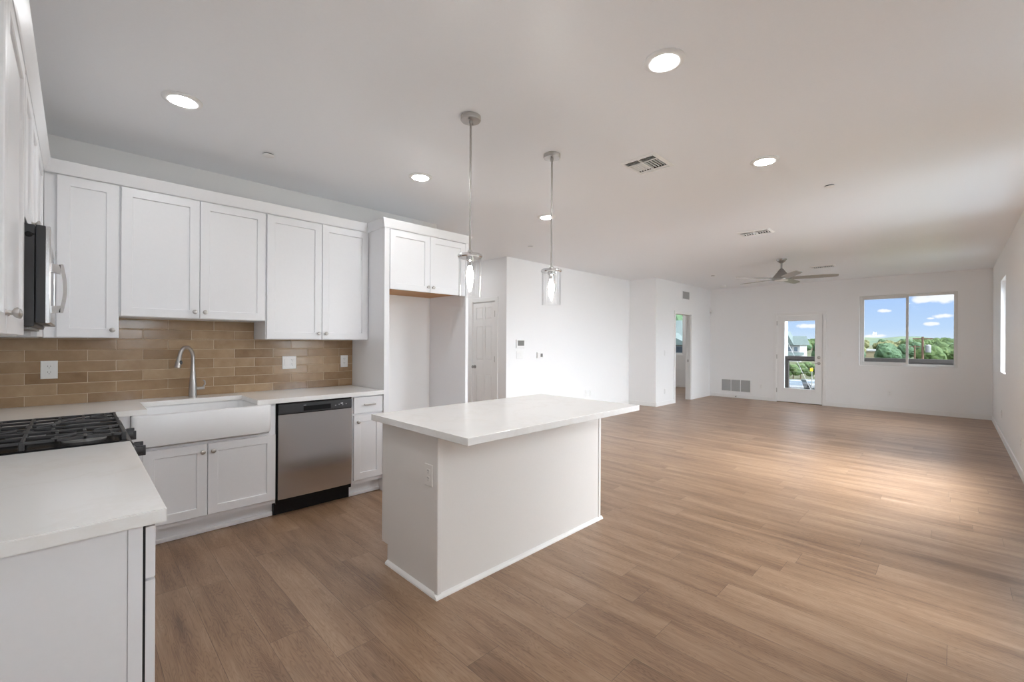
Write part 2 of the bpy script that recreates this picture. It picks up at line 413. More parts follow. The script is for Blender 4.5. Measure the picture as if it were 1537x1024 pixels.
# far window: facing it from the room, u runs towards -Y
M = frame((XF + .085, WY1, WZ0), (-1, 0, 0)); w = WY1 - WY0
window('window_1', M, w, WZ1 - WZ0, [(.035, .765, .012, .04), (.735, w - .035, -.014, .016)], TINT)
M = frame((9.85, YR - .11, .95), (0, 1, 0)); window('window_2', M, .9, 1.36, [(.035, .46, .012, .035), (.44, .865, -.014, .035)])
M = frame((13.28, BY1, BZ0), (-1, 0, 0)); window('window_3', M, BY1 - BY0, BZ1 - BZ0, [(.035, .74, .012, .035), (.72, BY1 - BY0 - .035, -.014, .016)], TINT)
for k, (a, b, z0, z1) in enumerate(RW[:3]):  # the unseen windows added to bring in daylight
    M = frame((b, YR - .11, z0), (0, 1, 0)); window('window_%d' % (4 + k), M, b - a, z1 - z0, [(.035, (b - a) / 2 + .02, .012, .035), ((b - a) / 2 - .02, b - a - .035, -.014, .035)])

def casing(mb, u0, u1, h, w=.06, d=.016):
    mb.box(u0 - w, u0, 0, d, 0, h + w, .003).box(u1, u1 + w, 0, d, 0, h + w, .003).box(u0, u1, 0, d, h, h + w, .003)
# balcony door (glazed)
M = frame((XF, FY1, 0), (-1, 0, 0)); dw = FY1 - FY0
d2 = struct('door_2', None, loc=(XF, (FY0 + FY1) / 2, 0))
mb = MB(M); casing(mb, 0, dw, FZ); obj('casing', mb, TRIM, d2)
mb = MB(M).box(0, .012, -.15, 0, 0, FZ).box(dw - .012, dw, -.15, 0, 0, FZ).box(.012, dw - .012, -.15, 0, FZ - .012, FZ); obj('jamb', mb, TRIM, d2)
gu0, gu1, gz0, gz1 = .150, .767, .317, 1.885
mb = MB(M); mb.box(.016, gu0, -.05, -.006, .015, FZ - .016, .002).box(gu1, dw - .016, -.05, -.006, .015, FZ - .016, .002)
mb.box(gu0, gu1, -.05, -.006, .015, gz0).box(gu0, gu1, -.05, -.006, gz1, FZ - .016)
slab = obj('slab', mb, TRIM, d2)
mb = MB(M)
for a in ((gu0 - .008, gu0 + .014, gz0 - .008, gz1 + .008), (gu1 - .014, gu1 + .008, gz0 - .008, gz1 + .008), (gu0 + .014, gu1 - .014, gz0 - .008, gz0 + .014), (gu0 + .014, gu1 - .014, gz1 - .014, gz1 + .008)):
    mb.box(a[0], a[1], -.054, -.001, a[2], a[3], .003)
obj('glazing_bead', mb, WPL, slab)
obj('pane', MB(M).box(gu0 + .01, gu1 - .01, -.032, -.026, gz0 + .01, gz1 - .01), TINT, slab)
obj('threshold', MB(M).box(.012, dw - .012, -.15, .01, 0, .014, .003), mat('bronze', (.18, .15, .12), .4, .8), d2)
for z in (.22, 1.0, 1.78): obj('hinge', MB(M).cyl((.010, .006, z), (.010, .006, z + .1), .008), NICK, d2)
MK = frame((XF - -.006, FY1 - (dw - .075), 0), (-1, 0, 0))
obj('deadbolt', MB(MK).lathe([(.032, 0), (.032, .012), (.022, .02), (.006, .022)], (0, -.0, 1.048), 'Y', 20).box(-.006, .006, .02, .035, 1.03, 1.066, .002), NICK, d2, smooth=40)
obj('lever_handle', MB(MK).lathe([(.032, 0), (.032, .01), (.012, .016), (.011, .045), (.0, .046)], (0, 0, .918), 'Y', 20, True, False).tube([(0, .042, .918), (-.03, .048, .918), (-.115, .046, .914)], [.011, .010, .007]), NICK, d2, smooth=40)
# closet door (six panels)
M = frame((XD, DY1, 0), (-1, 0, 0)); dw = DY1 - DY0
d1 = struct('door_1', None, loc=(XD, (DY0 + DY1) / 2, 0))
mb = MB(M); casing(mb, 0, dw, DZ, .066); obj('casing', mb, TRIM, d1)
mb = MB(M).box(0, .012, -.12, 0, 0, DZ).box(dw - .012, dw, -.12, 0, 0, DZ).box(.012, dw - .012, -.12, 0, DZ - .012, DZ); obj('jamb', mb, TRIM, d1)
mb = MB(M).box(.015, dw - .015, -.045, -.012, .012, DZ - .015)
cu = [.015, .095, .265, .323, .493, dw - .015]; cz = [.012, .24, .80, 1.04, 1.62, 1.74, 1.94, DZ - .015]
for a in (0, 2, 4): mb.box(cu[a], cu[a + 1], -.012, -.003, .012, DZ - .015, .003)
for a, b in ((0, 1), (2, 3), (4, 5), (6, 7)):
    for u in (1, 3): mb.box(cu[u], cu[u + 1], -.012, -.003, cz[a], cz[b], .003)
for a in (1, 3, 5):
    for u in (1, 3): mb.rect_loft(cu[u] + .008, cu[u + 1] - .008, cz[a] + .008, cz[a + 1] - .008, [(0, -.013), (.006, -.0075), (.03, -.0045)], True, True)
s1 = obj('slab', mb, TRIM, d1)
MK = frame((XD + .003, DY1 - .066, .925), (-1, 0, 0))
kn = obj('door_knob', MB(MK).lathe([(.031, 0), (.031, .006), (.013, .012), (.011, .03), (.022, .038), (.028, .05), (.024, .062), (.008, .068)], (0, 0, 0), 'Y', 20), DNICK, d1, smooth=50)
for z in (.20, 1.02, 1.77): obj('hinge', MB(M).cyl((dw - .008, .004, z), (dw - .008, .004, z + .1), .009), DNICK, d1)
# bedroom opening
M = frame((OX0, YV, 0), (0, -1, 0)); dw = OX1 - OX0
d3 = struct('door_3', None, loc=(OX0, YV, 0))
mb = MB(M); casing(mb, 0, dw, OZ); obj('casing', mb, TRIM, d3)
mb = MB(M).box(0, .012, -.12, 0, 0, OZ).box(dw - .012, dw, -.12, 0, 0, OZ).box(.012, dw - .012, -.12, 0, OZ - .012, OZ); obj('jamb', mb, TRIM, d3)
obj('strike_plate', MB(M).box(dw - .0135, dw - .0115, -.075, -.045, .90, .96), NICK, d3)

# ------------------------------------------------------------------ shared kitchen builders
def knob(M, u, z, parent, n0=.02):
    return obj('knob', MB(M).lathe([(.0085, n0), (.0085, n0 + .002), (.005, n0 + .005), (.005, n0 + .012), (.012, n0 + .017), (.0155, n0 + .022), (.0145, n0 + .026), (.006, n0 + .029)], (u, 0, z), 'Y', 18), NICK, parent, smooth=50)
def pull(M, u, z, w, parent, n0=.02):
    mb = MB(M)
    for k in (-1, 1): mb.cyl((u + k * w * .38, n0, z), (u + k * w * .38, n0 + .026, z), .0055)
    mb.box(u - w / 2, u + w / 2, n0 + .022, n0 + .032, z - .0065, z + .0065, .003)
    return obj('pull', mb, NICK, parent)
def shaker(M, u0, u1, z0, z1, parent, name='door', knob_at=None, st=.057):
    mb = MB(M).rect_loft(u0, u1, z0, z1, [(0, 0), (0, .0185), (.0015, .02), (st, .02), (st + .0025, .0165), (st + .003, .010)], True, True)
    d = obj(name, mb, CAB, parent)
    if knob_at: knob(M, knob_at[0], knob_at[1], d)
    return d
def slabfront(M, u0, u1, z0, z1, parent, name='drawer'):
    return obj(name, MB(M).rect_loft(u0, u1, z0, z1, [(0, 0), (0, .0185), (.002, .02)]), CAB, parent)

# ------------------------------------------------------------------ wall cabinets on the kitchen wall
YU = 3.926; FU = YU + .02                           # door face and box face
UT = 2.388
def uppers(label, x0, x1, z0, doors, name='wall_cabinet', xf=None):
    r = thing(name, ((x0 + x1) / 2, YK, z0), label, 'cabinet', 'upper cabinets on the kitchen wall')
    obj('body', MB().box(x0, x1, FU, YK - .001, z0, UT, .001), CAB, r)
    M = frame((0, FU, 0), (0, -1, 0))
    for a, b, k in doors: shaker(M, a, b, z0 + .004, UT - .006, r, knob_at=k)
    return r
uppers('white single door upper cabinet in the kitchen corner beside the microwave', -.14, .206, 1.366, [(-.085, .2, (.172, 1.42))])
uppers('shorter white two door upper cabinet above the farmhouse sink', .2065, 1.0935, 1.512, [(.214, .647, (.618, 1.563)), (.652, 1.088, (.681, 1.563))])
uppers('white two door upper cabinet above the dishwasher beside the refrigerator alcove', 1.094, 1.974, 1.366, [(1.101, 1.538, (1.509, 1.42)), (1.543, 1.970, (1.572, 1.42))])
# refrigerator surround
YF = 3.62
tag(obj('alcove_divider', MB().box(1.976, 2.012, YF + .018, YK - .001, 0, UT, .001).box(1.974, 2.024, YF, YF + .018, 0, UT, .001), CAB, base=(1.99, 3.9, 0)),
    'tall white panel on the left side of the refrigerator alcove, beside the backsplash', 'cabinet panel', 'refrigerator alcove panels')
tag(obj('alcove_divider', MB().box(2.908, 2.945, YF, YK - .001, 0, UT, .001), CAB, base=(2.93, 3.9, 0)),
    'tall white panel on the right side of the refrigerator alcove, beside the closet door', 'cabinet panel', 'refrigerator alcove panels')
r = thing('wall_cabinet', (2.46, YK, 1.865), 'white two door cabinet with raw wood underside over the refrigerator alcove', 'cabinet', 'upper cabinets on the kitchen wall')
obj('body', MB().box(2.0245, 2.9075, YF + .021, YK - .001, 1.868, UT), CAB, r)
obj('bottom_panel', MB().box(2.0245, 2.9075, YF + .023, YK - .001, 1.858, 1.8675), WOODU, r)['label'] = 'orange brown raw wood underside'
M = frame((0, YF + .02, 0), (0, -1, 0))
shaker(M, 2.030, 2.463, 1.835, UT - .006, r, knob_at=(2.436, 1.885)); shaker(M, 2.467, 2.904, 1.835, UT - .006, r, knob_at=(2.494, 1.885))

# left wall uppers
XU = -.14; LXF = XU - .02
M = frame((LXF, 0, 0), (1, 0, 0))                   # u = +Y here
def left_upper(label, y0, y1, z0, doors, extra=None):
    r = thing('wall_cabinet', (XL, (y0 + y1) / 2, z0), label, 'cabinet', 'upper cabinets on the left wall')
    obj('body', MB().box(XL + .001, LXF, y0, y1, z0, UT, .001), CAB, r)
    for a, b, k in doors: shaker(M, a, b, z0 + .004, UT - .006, r, knob_at=k)
    return r
left_upper('white upper cabinet on the left wall nearest the viewer, before the microwave', 1.30, 2.535, 1.366, [(1.31, 1.905, (1.875, 1.43)), (1.91, 2.50, (1.94, 1.43))])
left_upper('short white upper cabinet directly above the microwave', 2.5355, 3.3, 1.825, [(2.54, 2.918, (2.89, 1.87)), (2.922, 3.295, (2.95, 1.87))])
left_upper('white upper cabinet at the left wall corner beyond the microwave', 3.3005, FU, 1.366, [(3.32, 3.86, (3.35, 1.43))])

# crown moulding
def crown_prof(d0):  # (outward, z): slopes outwards going up
    return [(d0 - .002, 2.389), (d0 + .004, 2.389), (d0 + .008, 2.398), (d0 + .026, 2.452), (d0 + .030, 2.466), (d0 - .002, 2.466)]
def crown_path(label, path, name='crown_molding'):
    """path: list of (x, y, ox, oy) corners with mitre offset direction"""
    mb = MB(); loops = []
    for x, y, ox, oy in path: loops.append([(x + ox * (o), y + oy * (o), z) for o, z in crown_prof(0.0)])
    mb.rings(loops)
    return tag(obj(name, mb, CAB, base=(path[0][0], path[0][1], 2.389)), label, 'molding')
crown_path('white crown strip along the left and kitchen wall uppers', [(LXF + .018, 1.30, 1, 0), (LXF + .018, YU, 1, -1), (1.945, YU, 0, -1)])
crown_path('white crown strip around the top of the refrigerator cabinet', [(1.974, YU - .02, -1, 0), (1.974, YF, -1, -1), (2.945, YF, 1, -1), (2.945, YK - .002, 1, 0)])

# ------------------------------------------------------------------ microwave
r = thing('microwave', (XL, 2.92, 1.41), 'stainless over-the-range microwave with black sides on the left wall', 'microwave')
MX = -.085
obj('body', MB().box(XL + .001, -.115, 2.541, 3.294, 1.405, 1.806, .003), DKPL, r)
obj('door', MB().box(-.113, MX, 2.541, 3.08, 1.420, 1.806, .003), DKPL, r)['label'] = 'black door edge'
M = frame((MX, 2.541, 0), (1, 0, 0))
f = obj('door_face', MB(M).rect_loft(0, .539, 1.420, 1.806, [(0, 0), (0, .010), (.004, .014), (.07, .014), (.072, .010)]), STEEL, r)
obj('door_glass', MB(M).box(.08, .46, .009, .0115, 1.50, 1.73), BLACK, f)
obj('control_panel', MB().box(-.113, MX + .012, 3.083, 3.294, 1.420, 1.806, .003), BLACK, r)
mb = MB(M)
mb.rings([[(.052, n, 1.462 + dz_), (.085, n, 1.462 + dz_), (.085, n, 1.49 + dz_), (.052, n, 1.49 + dz_)] for n, dz_ in ((.012, 0), (.04, .004))])
mb.rings([[(.052, n, 1.63 + dz_), (.085, n, 1.63 + dz_), (.085, n, 1.665 + dz_), (.052, n, 1.665 + dz_)] for n, dz_ in ((.012, 0), (.04, -.004))])
zs = [1.465 + k * .02 for k in range(11)]
mb.rings([[(.052, .036 + .012 * math.sin(PI * k / 10), z), (.085, .036 + .012 * math.sin(PI * k / 10), z), (.085, .048 + .012 * math.sin(PI * k / 10), z), (.052, .048 + .012 * math.sin(PI * k / 10), z)] for k, z in enumerate(zs)])
obj('handle', mb, CHROME, r)
obj('vent_grille', MB().box(XL + .04, -.13, 2.57, 3.26, 1.395, 1.4045), GREYV, r)
obj('side_emblem', MB(frame((-.131, 2.541, 1.765), (0, -1, 0))).lathe([(.011, 0), (.011, .002), (.007, .003)], (0, 0, 0), 'Y', 16).box(.004, .016, 0, .002, -.002, .005), BLACK, r)

# ------------------------------------------------------------------ backsplash
tag(obj('tile_backsplash', MB().box(XL + .002, 1.9755, YK - .011, YK - .0015, .9145, 1.3655).box(.2075, 1.093, YK - .011, YK - .0015, 1.366, 1.5115), TILE, base=(0, 0, 0)),
    'tan glazed subway tile backsplash behind the sink', 'backsplash')

# ------------------------------------------------------------------ base cabinets
YC = 3.613; BF = 3.655                              # counter front, box face (doors stand 2 cm proud)
CT, CU = .914, .8785
MBc = frame((0, BF, 0), (0, -1, 0))
def base_box(mb, x0, x1, z1=CU - .002): return mb.box(x0, x1, BF, YK - .001, .115, z1).box(x0, x1, BF + .075, YK - .001, 0, .115)
r = thing('sink_cabinet', (.67, 4.0, 0), 'white two door base cabinet under the farmhouse sink', 'cabinet', 'base cabinets')
mb = MB(); mb.box(.245, 1.087, BF, YK - .001, .115, .655).box(1.042, 1.087, BF, YK - .001, .655, CU - .002)
obj('body', mb, CAB, r)
shaker(MBc, .306, .649, .146, .640, r, knob_at=(.622, .588)); shaker(MBc, .654, 1.083, .146, .640, r, knob_at=(.683, .588))
tk = obj('toe_kick', MB().box(.245, 1.087, BF + .075, BF + .09, 0, .115), CAB, r)
obj('shoe_molding', MB().box(.245, 1.087, BF + .055, BF + .075, 0, .03, .006), CAB, tk)
r = thing('corner_cabinet', (-.1, 3.95, 0), 'white blind corner base cabinet between range and sink', 'cabinet', 'base cabinets')
obj('body', MB().box(XL + .001, .13, 3.31, YK - .001, .115, CU - .002).box(.13, .2445, BF - .02, YK - .001, .115, CU - .002).box(XL + .001, .06, 3.31, YK - .001, 0, .115).box(.06, .2445, BF + .07, YK - .001, 0, .115), CAB, r)
r = thing('drawer_cabinet', (1.84, 4.0, 0), 'narrow white base cabinet with one drawer between dishwasher and alcove panel', 'cabinet', 'base cabinets')
obj('body', base_box(MB(), 1.690, 1.9755), CAB, r)
d = slabfront(MBc, 1.703, 1.972, .727, .868, r); pull(MBc, 1.838, .800, .105, d)
shaker(MBc, 1.703, 1.972, .150, .710, r, knob_at=(1.735, .655))
tk = obj('toe_kick', MB().box(1.690, 1.9755, BF + .06, BF + .0755, 0, .115), CAB, r)
obj('shoe_molding', MB().box(1.690, 1.9755, BF + .042, BF + .06, 0, .03, .006), CAB, tk)
r = thing('end_cabinet', (-.15, 2.0, 0), 'white base cabinet with drawer at the near end of the left counter', 'cabinet', 'base cabinets')
obj('body', MB().box(XL + .001, .118, 1.477, 2.533, .115, CU - .003).box(XL + .001, .06, 1.477, 2.533, 0, .115), CAB, r)
obj('side_panel', MB().box(XL + .001, .095, 1.471, 1.4765, 0, CU - .003).box(.096, .125, 1.468, 1.4765, .0, CU - .003, .001), CAB, r)
ML = frame((.131, 0, 0), (1, 0, 0))
obj('gap_shade', MB().box(.118, .131, 1.476, 2.533, .12, CU - .006), DARK, r)  # dark box standing in for the shaded gap behind the fronts
d = slabfront(ML, 1.474, 2.0, .735, .868, r); pull(ML, 1.735, .815, .13, d)
d = slabfront(ML, 2.005, 2.531, .735, .868, r); pull(ML, 2.27, .815, .13, d)
shaker(ML, 1.474, 2.0, .13, .728, r, knob_at=(1.97, .67)); shaker(ML, 2.005, 2.531, .13, .728, r, knob_at=(2.035, .67))

# ------------------------------------------------------------------ countertops
def counter(name, polys, label, base, bev=.0025):
    mb = MB()
    for p in polys: mb.rings([[(x, y, CU) for x, y in p], [(x, y, CT) for x, y in p]])
    bmesh.ops.remove_doubles(mb.bm, verts=mb.bm.verts, dist=1e-5)
    bmesh.ops.recalc_face_normals(mb.bm, faces=mb.bm.faces)
    es = [e for e in mb.bm.edges if len(e.link_faces) == 2 and e.calc_face_angle() > .5]
    bmesh.ops.bevel(mb.bm, geom=es, offset=bev, segments=2, affect='EDGES', clamp_overlap=True)
    return tag(obj(name, mb, QUARTZ, base=base), label, 'countertop')
KXL, KXR, KYB = .325, .952, 4.045                   # sink cutout
XE = 1.9755
counter('quartz_countertop', [[(XL + .001, 3.303), (.172, 3.303), (.172, YC), (KXL, YC), (KXL, KYB), (KXR, KYB), (KXR, YC), (XE - .002, YC), (XE - .002, YK - .0115), (XL + .001, YK - .0115)]],
        'white quartz countertop along the backsplash, cut out for the sink', (0, 4.0, CU))
counter('quartz_countertop', [[(XL + .001, 1.4523), (.172, 1.4523), (.172, 2.535), (XL + .001, 2.535)]], 'white quartz countertop at bottom left, on this side of the range', (-.15, 2.0, CU))

# ------------------------------------------------------------------ sink and faucet
r = thing('farmhouse_sink', (.643, 3.83, .68), 'white apron front farmhouse sink set into the counter', 'sink')
ax0, ax1, ay, az0, az1 = .248, 1.040, 3.576, .690, .877
mb = MB()
def rrect(x0, x1, y0, y1, rad, z, seg=4):
    pts = []
    for cx_, cy_, a0 in ((x1 - rad, y1 - rad, 0), (x0 + rad, y1 - rad, PI / 2), (x0 + rad, y0 + rad, PI), (x1 - rad, y0 + rad, 1.5 * PI)):
        for k in range(seg + 1):
            a = a0 + PI / 2 * k / seg; pts.append((cx_ + rad * math.cos(a), cy_ + rad * math.sin(a), z))
    return pts
# apron block with rounded vertical edges, basin sunk into it
out = [(.020, az0 - .02), (.006, az0 - .012), (.0, az0 + .006), (0, az1 - .012), (.004, az1 - .003), (.012, az1)]
loops = [rrect(ax0 + i, ax1 - i, ay + i, 4.09 - i, .03, z) for i, z in out]
loops += [rrect(KXL - .012 + i, KXR + .012 - i, ay + .036 + i, KYB + .012 - i, .04, z) for i, z in ((0, az1), (.006, az1 - .006), (.010, .74), (.02, .70), (.045, .684))]
obj('basin', MB().rings(loops, True, True), PORC, r, smooth=35)
obj('drain', MB().lathe([(.045, .6845), (.045, .687), (.02, .686)], (.64, 3.86, 0), 'Z', 20), CHROME, r)
r = thing('kitchen_faucet', (.643, 4.135, CT), 'brushed nickel gooseneck pull-down faucet behind the sink', 'faucet')
fx, fy = .643, 4.135
obj('body', MB().lathe([(.027, CT), (.027, CT + .01), (.026, CT + .07), (.023, CT + .12), (.016, CT + .20), (.0135, CT + .26)], (fx, fy, 0), 'Z', 20), NICK, r, smooth=50)
hx, hy = .545, 4.03
pts = []; ddx, ddy = hx - fx, hy - fy
for k in range(15):
    a = PI * k / 14 * .93
    s_ = (1 - math.cos(a)) / 2; pts.append((fx + ddx * s_, fy + ddy * s_, CT + .30 + .088 * math.sin(a)))
obj('spout', MB().tube([(fx, fy, CT + .255), (fx, fy, CT + .28)] + pts, .0125, 14), NICK, r, smooth=50)
e = Vector(pts[-1]); dvec = (Vector(pts[-1]) - Vector(pts[-2])).normalized()
hd = obj('spray_head', MB().tube([e, e + dvec * .02, e + dvec * .06, e + dvec * .085], [.0135, .0165, .0195, .0195], 16), NICK, r, smooth=50)
side = Vector((ddy, -ddx, 0)).normalized(); side = side if side.y < 0 else -side
obj('spray_button', MB().ball(e + dvec * .045 + side * .017, .011, 2, (1, 1, 1.5)), DKPL, hd)
hl = obj('handle', MB().cyl((fx + .02, fy, CT + .068), (fx + .075, fy, CT + .070), .0115).tube([(fx + .066, fy, CT + .075), (fx + .078, fy - .002, CT + .10), (fx + .074, fy - .008, CT + .125), (fx + .064, fy - .015, CT + .13)], [.007, .006, .0055, .0045]), NICK, r, smooth=50)

# ------------------------------------------------------------------ dishwasher
r = thing('dishwasher', (1.388, 3.95, 0), 'stainless steel dishwasher with black control strip under the counter', 'dishwasher')
obj('tub', MB().box(1.0895, 1.6885, BF - .001, YK - .03, .10, CU - .002), BLACK, r)
D0, D1, YD = 1.101, 1.682, 3.652
mb = MB(); zs_ = [.135 + (.784 - .135) * k / 12 for k in range(13)]; loops = []
for z in zs_:
    q = (z - .135) / .649; bulge = .004 * math.sin(PI * q)
    lp = []
    for k in range(15):
        a = k / 14; lp.append((D0 + (D1 - D0) * a, 3.634 - bulge - .006 * math.sin(PI * a) ** .6, z))
    loops.append(lp + [(D1, YD, z), (D0, YD, z)])
mb.rings(loops)
obj('door', mb, STEEL, r, smooth=40)
obj('control_strip', MB().box(D0, D1, 3.630, YD, .788, .864, .006), DKPL, r)
obj('pocket_handle', MB().box(1.285, 1.50, 3.6275, 3.632, .800, .838, .0015), BLACK, r)
for k in range(4): obj('control_button', MB().box(1.535 + k * .03, 1.545 + k * .03, 3.6285, 3.6302, .815 + (k % 2) * .006, .823 + (k % 2) * .006), GPL, r)
obj('status_display', MB().box(1.583, 1.602, 3.6283, 3.6302, .829, .836), WPL, r)
obj('maker_badge', MB().box(1.284, 1.304, 3.6283, 3.6302, .842, .847), GPL, r)
obj('kick_plate', MB().box(1.0895, 1.6885, BF + .045, BF + .06, .004, .10), BLACK, r)

# ------------------------------------------------------------------ range
RY0, RY1, RX = 2.539, 3.299, .172
r = thing('gas_range', (-.15, 2.92, 0), 'black and stainless slide-in gas range between the two counters', 'range')
obj('body', MB().box(XL + .02, .135, RY0, RY1, .06, .898), DKPL, r)
obj('cooktop', MB().box(XL + .015, .165, RY0 - .0, RY1, .899, .919, .004), BLACK, r)
obj('control_panel', MB().prism([(.135, .775), (.192, .785), (.182, .9), (.166, .918), (.135, .918)], 'Y', RY0, RY1), DKPL, r)
od = obj('oven_door', MB().box(.1355, .178, RY0 + .004, RY1 - .004, .22, .77, .006), STEEL, r)
obj('oven_window', MB().box(.1775, .1795, RY0 + .1, RY1 - .1, .34, .62), BLACK, od)
mb = MB().cyl((.215, RY0 + .06, .725), (.215, RY1 - .06, .725), .012)
for y in (RY0 + .09, RY1 - .09): mb.cyl((.175, y, .725), (.215, y, .725), .009)
obj('handle', mb, STEEL, od, smooth=40)
obj('bottom_drawer', MB().box(.1355, .176, RY0 + .004, RY1 - .004, .07, .21, .006), STEEL, r)
MR = frame((.187, 0, 0), (1, 0, 0))
for y in (2.64, 2.745, 3.09, 3.195):
    k = obj('control_knob', MB(MR).lathe([(.026, 0), (.026, .006), (.019, .012), (.0185, .03), (.0165, .034)], (y, 0, .845), 'Y', 20).box(y - .006, y + .006, .012, .046, .822, .868, .002), DKPL, r, smooth=40)
    obj('knob_ring', MB(MR).lathe([(.0275, 0), (.0275, .004), (.0255, .005)], (y, 0, .845), 'Y', 20), GPL, k)
for bx_, by_, br in ((-.34, 2.68, .042), (-.34, 3.16, .034), (.03, 2.68, .05), (.03, 3.16, .042), (-.155, 2.92, .04)):
    b = obj('burner', MB().lathe([(br + .022, .919), (br + .020, .926), (br, .930), (br, .934)], (bx_, by_, 0), 'Z', 24), GREYV, r, smooth=40)
    obj('burner_cap', MB().lathe([(br - .004, .934), (br - .002, .938), (br - .006, .944), (.004, .945)], (bx_, by_, 0), 'Z', 24), IRON, b, smooth=40)
gz, gb = .953, .0058
for k in range(3):
    y0 = RY0 + .012 + k * .2475; y1 = y0 + .2405; xa, xb = XL + .04, .152; ym = (y0 + y1) / 2
    mb = MB()
    def bar(x0, x1, ya, yb): mb.box(min(x0, x1) - gb, max(x0, x1) + gb, min(ya, yb) - gb, max(ya, yb) + gb, gz - .012, gz, .002, 1)
    bar(xa, xb, y0 + gb, y0 + gb); bar(xa, xb, y1 - gb, y1 - gb); bar(xa, xb, ym, ym)
    for x in (xa, (xa + xb) / 2, xb): bar(x, x, y0 + gb, y1 - gb)
    for xc in (-.34, .03) if k != 1 else (-.155,):
        for dx_ in (-.085, .0, .085): bar(xc + dx_, xc + dx_, y0 + gb, ym - .045); bar(xc + dx_, xc + dx_, ym + .045, y1 - gb)
        for sx, sy in ((1, 1), (1, -1), (-1, 1), (-1, -1)):
            mb.tube([(xc + sx * .028, ym + sy * .028, gz - .003), (xc + sx * .10, ym + sy * .10, gz - .004)], .006, 6)
    for x in (xa, (xa + xb) / 2, xb):
        for y in (y0 + gb, y1 - gb): mb.box(x - .008, x + .008, y - .008, y + .008, .9185, gz, .002, 1)
    obj('grate', mb, IRON, r)

# ------------------------------------------------------------------ island
IT, IU = .9045, .8665
r = thing('kitchen_island', (2.1, 2.1, 0), 'freestanding kitchen island with plain greige panels and white base trim', 'island')
ix0, ix1, iy0, iy1 = 1.357, 2.862, 1.912, 2.498
mb = MB(); mb.box(ix0, ix1, iy0, iy1, .115, IU - .001).box(ix0, ix1, iy0, iy1 - .065, 0, .115)
obj('body', mb, ISL, r)
for x, y in ((ix0, iy0), (ix1, iy0)):
    sx = -1 if x == ix0 else 1
    mb = MB(); mb.box(x - .006, x + .006 if sx < 0 else x + .006, y - .004, y + .022, .02, IU - .001, .002).box(x - .022 if sx > 0 else x - .004, x + .004 if sx > 0 else x + .022, y - .006, y + .004, .02, IU - .001, .002)
    obj('corner_trim', mb, ISL, r)
mb = MB()
def qr(p0, p1, out):
    (xa, ya), (xb, yb) = p0, p1; o = Vector(out)
    prof = [(0, 0), (.019, 0), (.0175, .009), (.012, .016), (0, .022)]
    mb.rings([[(x + o.x * a, y + o.y * a, z) for a, z in prof] for x, y, e_ in ((xa, ya, 0), (xb, yb, 0))])
qr((ix0 - .019, iy0), (ix1 + .019, iy0), (0, -1, 0)); qr((ix0, iy0 - .0), (ix0, iy1 - .066), (-1, 0, 0)); qr((ix1, iy0), (ix1, iy1 - .066), (1, 0, 0))
obj('base_trim', mb, mat('island_base_trim', (.87, .86, .84), .35), r)
MI = frame((0, iy1, 0), (0, 1, 0))
for k in range(3):
    a = -(ix1 - .006) + k * .4985; shaker(MI, a, a + .494, .118, .70, r, knob_at=(a + .46, .64)); d = slabfront(MI, a, a + .494, .706, .858, r); pull(MI, a + .247, .78, .12, d)
mb = MB().box(1.298, 2.885, 1.593, 2.535, IU, IT, .0025)
tag(obj('island_countertop', mb, QUARTZ, base=(2.09, 2.06, IU)), 'white quartz slab on top of the kitchen island, overhanging towards the living room', 'countertop')

# ------------------------------------------------------------------ outlets, switches, wall devices
def plate(name, o, N, label, cat, gangs=('o',), w=None, h=.117, m=WPL):
    """cover plate with receptacles (o), rockers (r) or toggles (t)"""
    r = thing(name, o, label, cat); M = frame(o, N); w = w or .072 + .046 * (len(gangs) - 1)
    obj('cover_plate', MB(M).rect_loft(-w / 2, w / 2, -h / 2, h / 2, [(0, 0.0005), (0, .003), (.003, .0055)]), m, r)
    for k, gk in enumerate(gangs):
        u = (k - (len(gangs) - 1) / 2) * .046
        if gk == 'o':
            for z in (-.0195, .0195):
                rc = obj('receptacle', MB(M).rings([[(u + x, n, z + zz) for x, zz in ((-.017, -.008), (-.011, -.014), (.011, -.014), (.017, -.008), (.017, .008), (.011, .014), (-.011, .014), (-.017, .008))] for n in (.005, .0068)]), m, r)
                obj('slots', MB(M).box(u - .0075, u - .0055, .0066, .0071, z + .001, z + .009).box(u + .0055, u + .0075, .0066, .0071, z + .001, z + .008).box(u - .002, u + .002, .0066, .0071, z - .009, z - .005), DARK, rc)
        elif gk == 'r':
            obj('rocker', MB(M).rings([[(u - .0165, n0, -.033), (u + .0165, n0, -.033), (u + .0165, n1, .033), (u - .0165, n1, .033)] for n0, n1 in ((.005, .005), (.0065, .0095))]), m, r)
        else:
            obj('toggle', MB(M).box(u - .005, u + .005, .005, .018, -.002, .010, .002), m, r)
    return r
ys = YK - .0115
plate('wall_outlet', (-.124, ys, 1.152), (0, -1, 0), 'white duplex outlet on the tile left of the faucet', 'outlet', w=.08, h=.12)
plate('switch_outlet_plate', (1.381, ys, 1.158), (0, -1, 0), 'white two-gang plate with switch and outlet on the tile above the dishwasher', 'outlet', ('r', 'o'))
plate('wall_outlet', (1.891, ys, 1.156), (0, -1, 0), 'white duplex outlet at the right end of the tile, beside the alcove panel', 'outlet')
plate('island_outlet', (ix0, 1.994, .634), (-1, 0, 0), 'pale duplex outlet on the left end of the island', 'outlet', m=mat('greige_plastic', (.80, .775, .74), .35))
plate('light_switch', (5.22, YW, 1.143), (0, -1, 0), 'white two-rocker switch on the white wall under the alarm keypad', 'switch', ('r', 'r'), w=.15, h=.125)
plate('wall_outlet', (7.10, YW, .36), (0, -1, 0), 'white blank plate low on the middle wall, left of its pair', 'outlet', ('r',), h=.13)
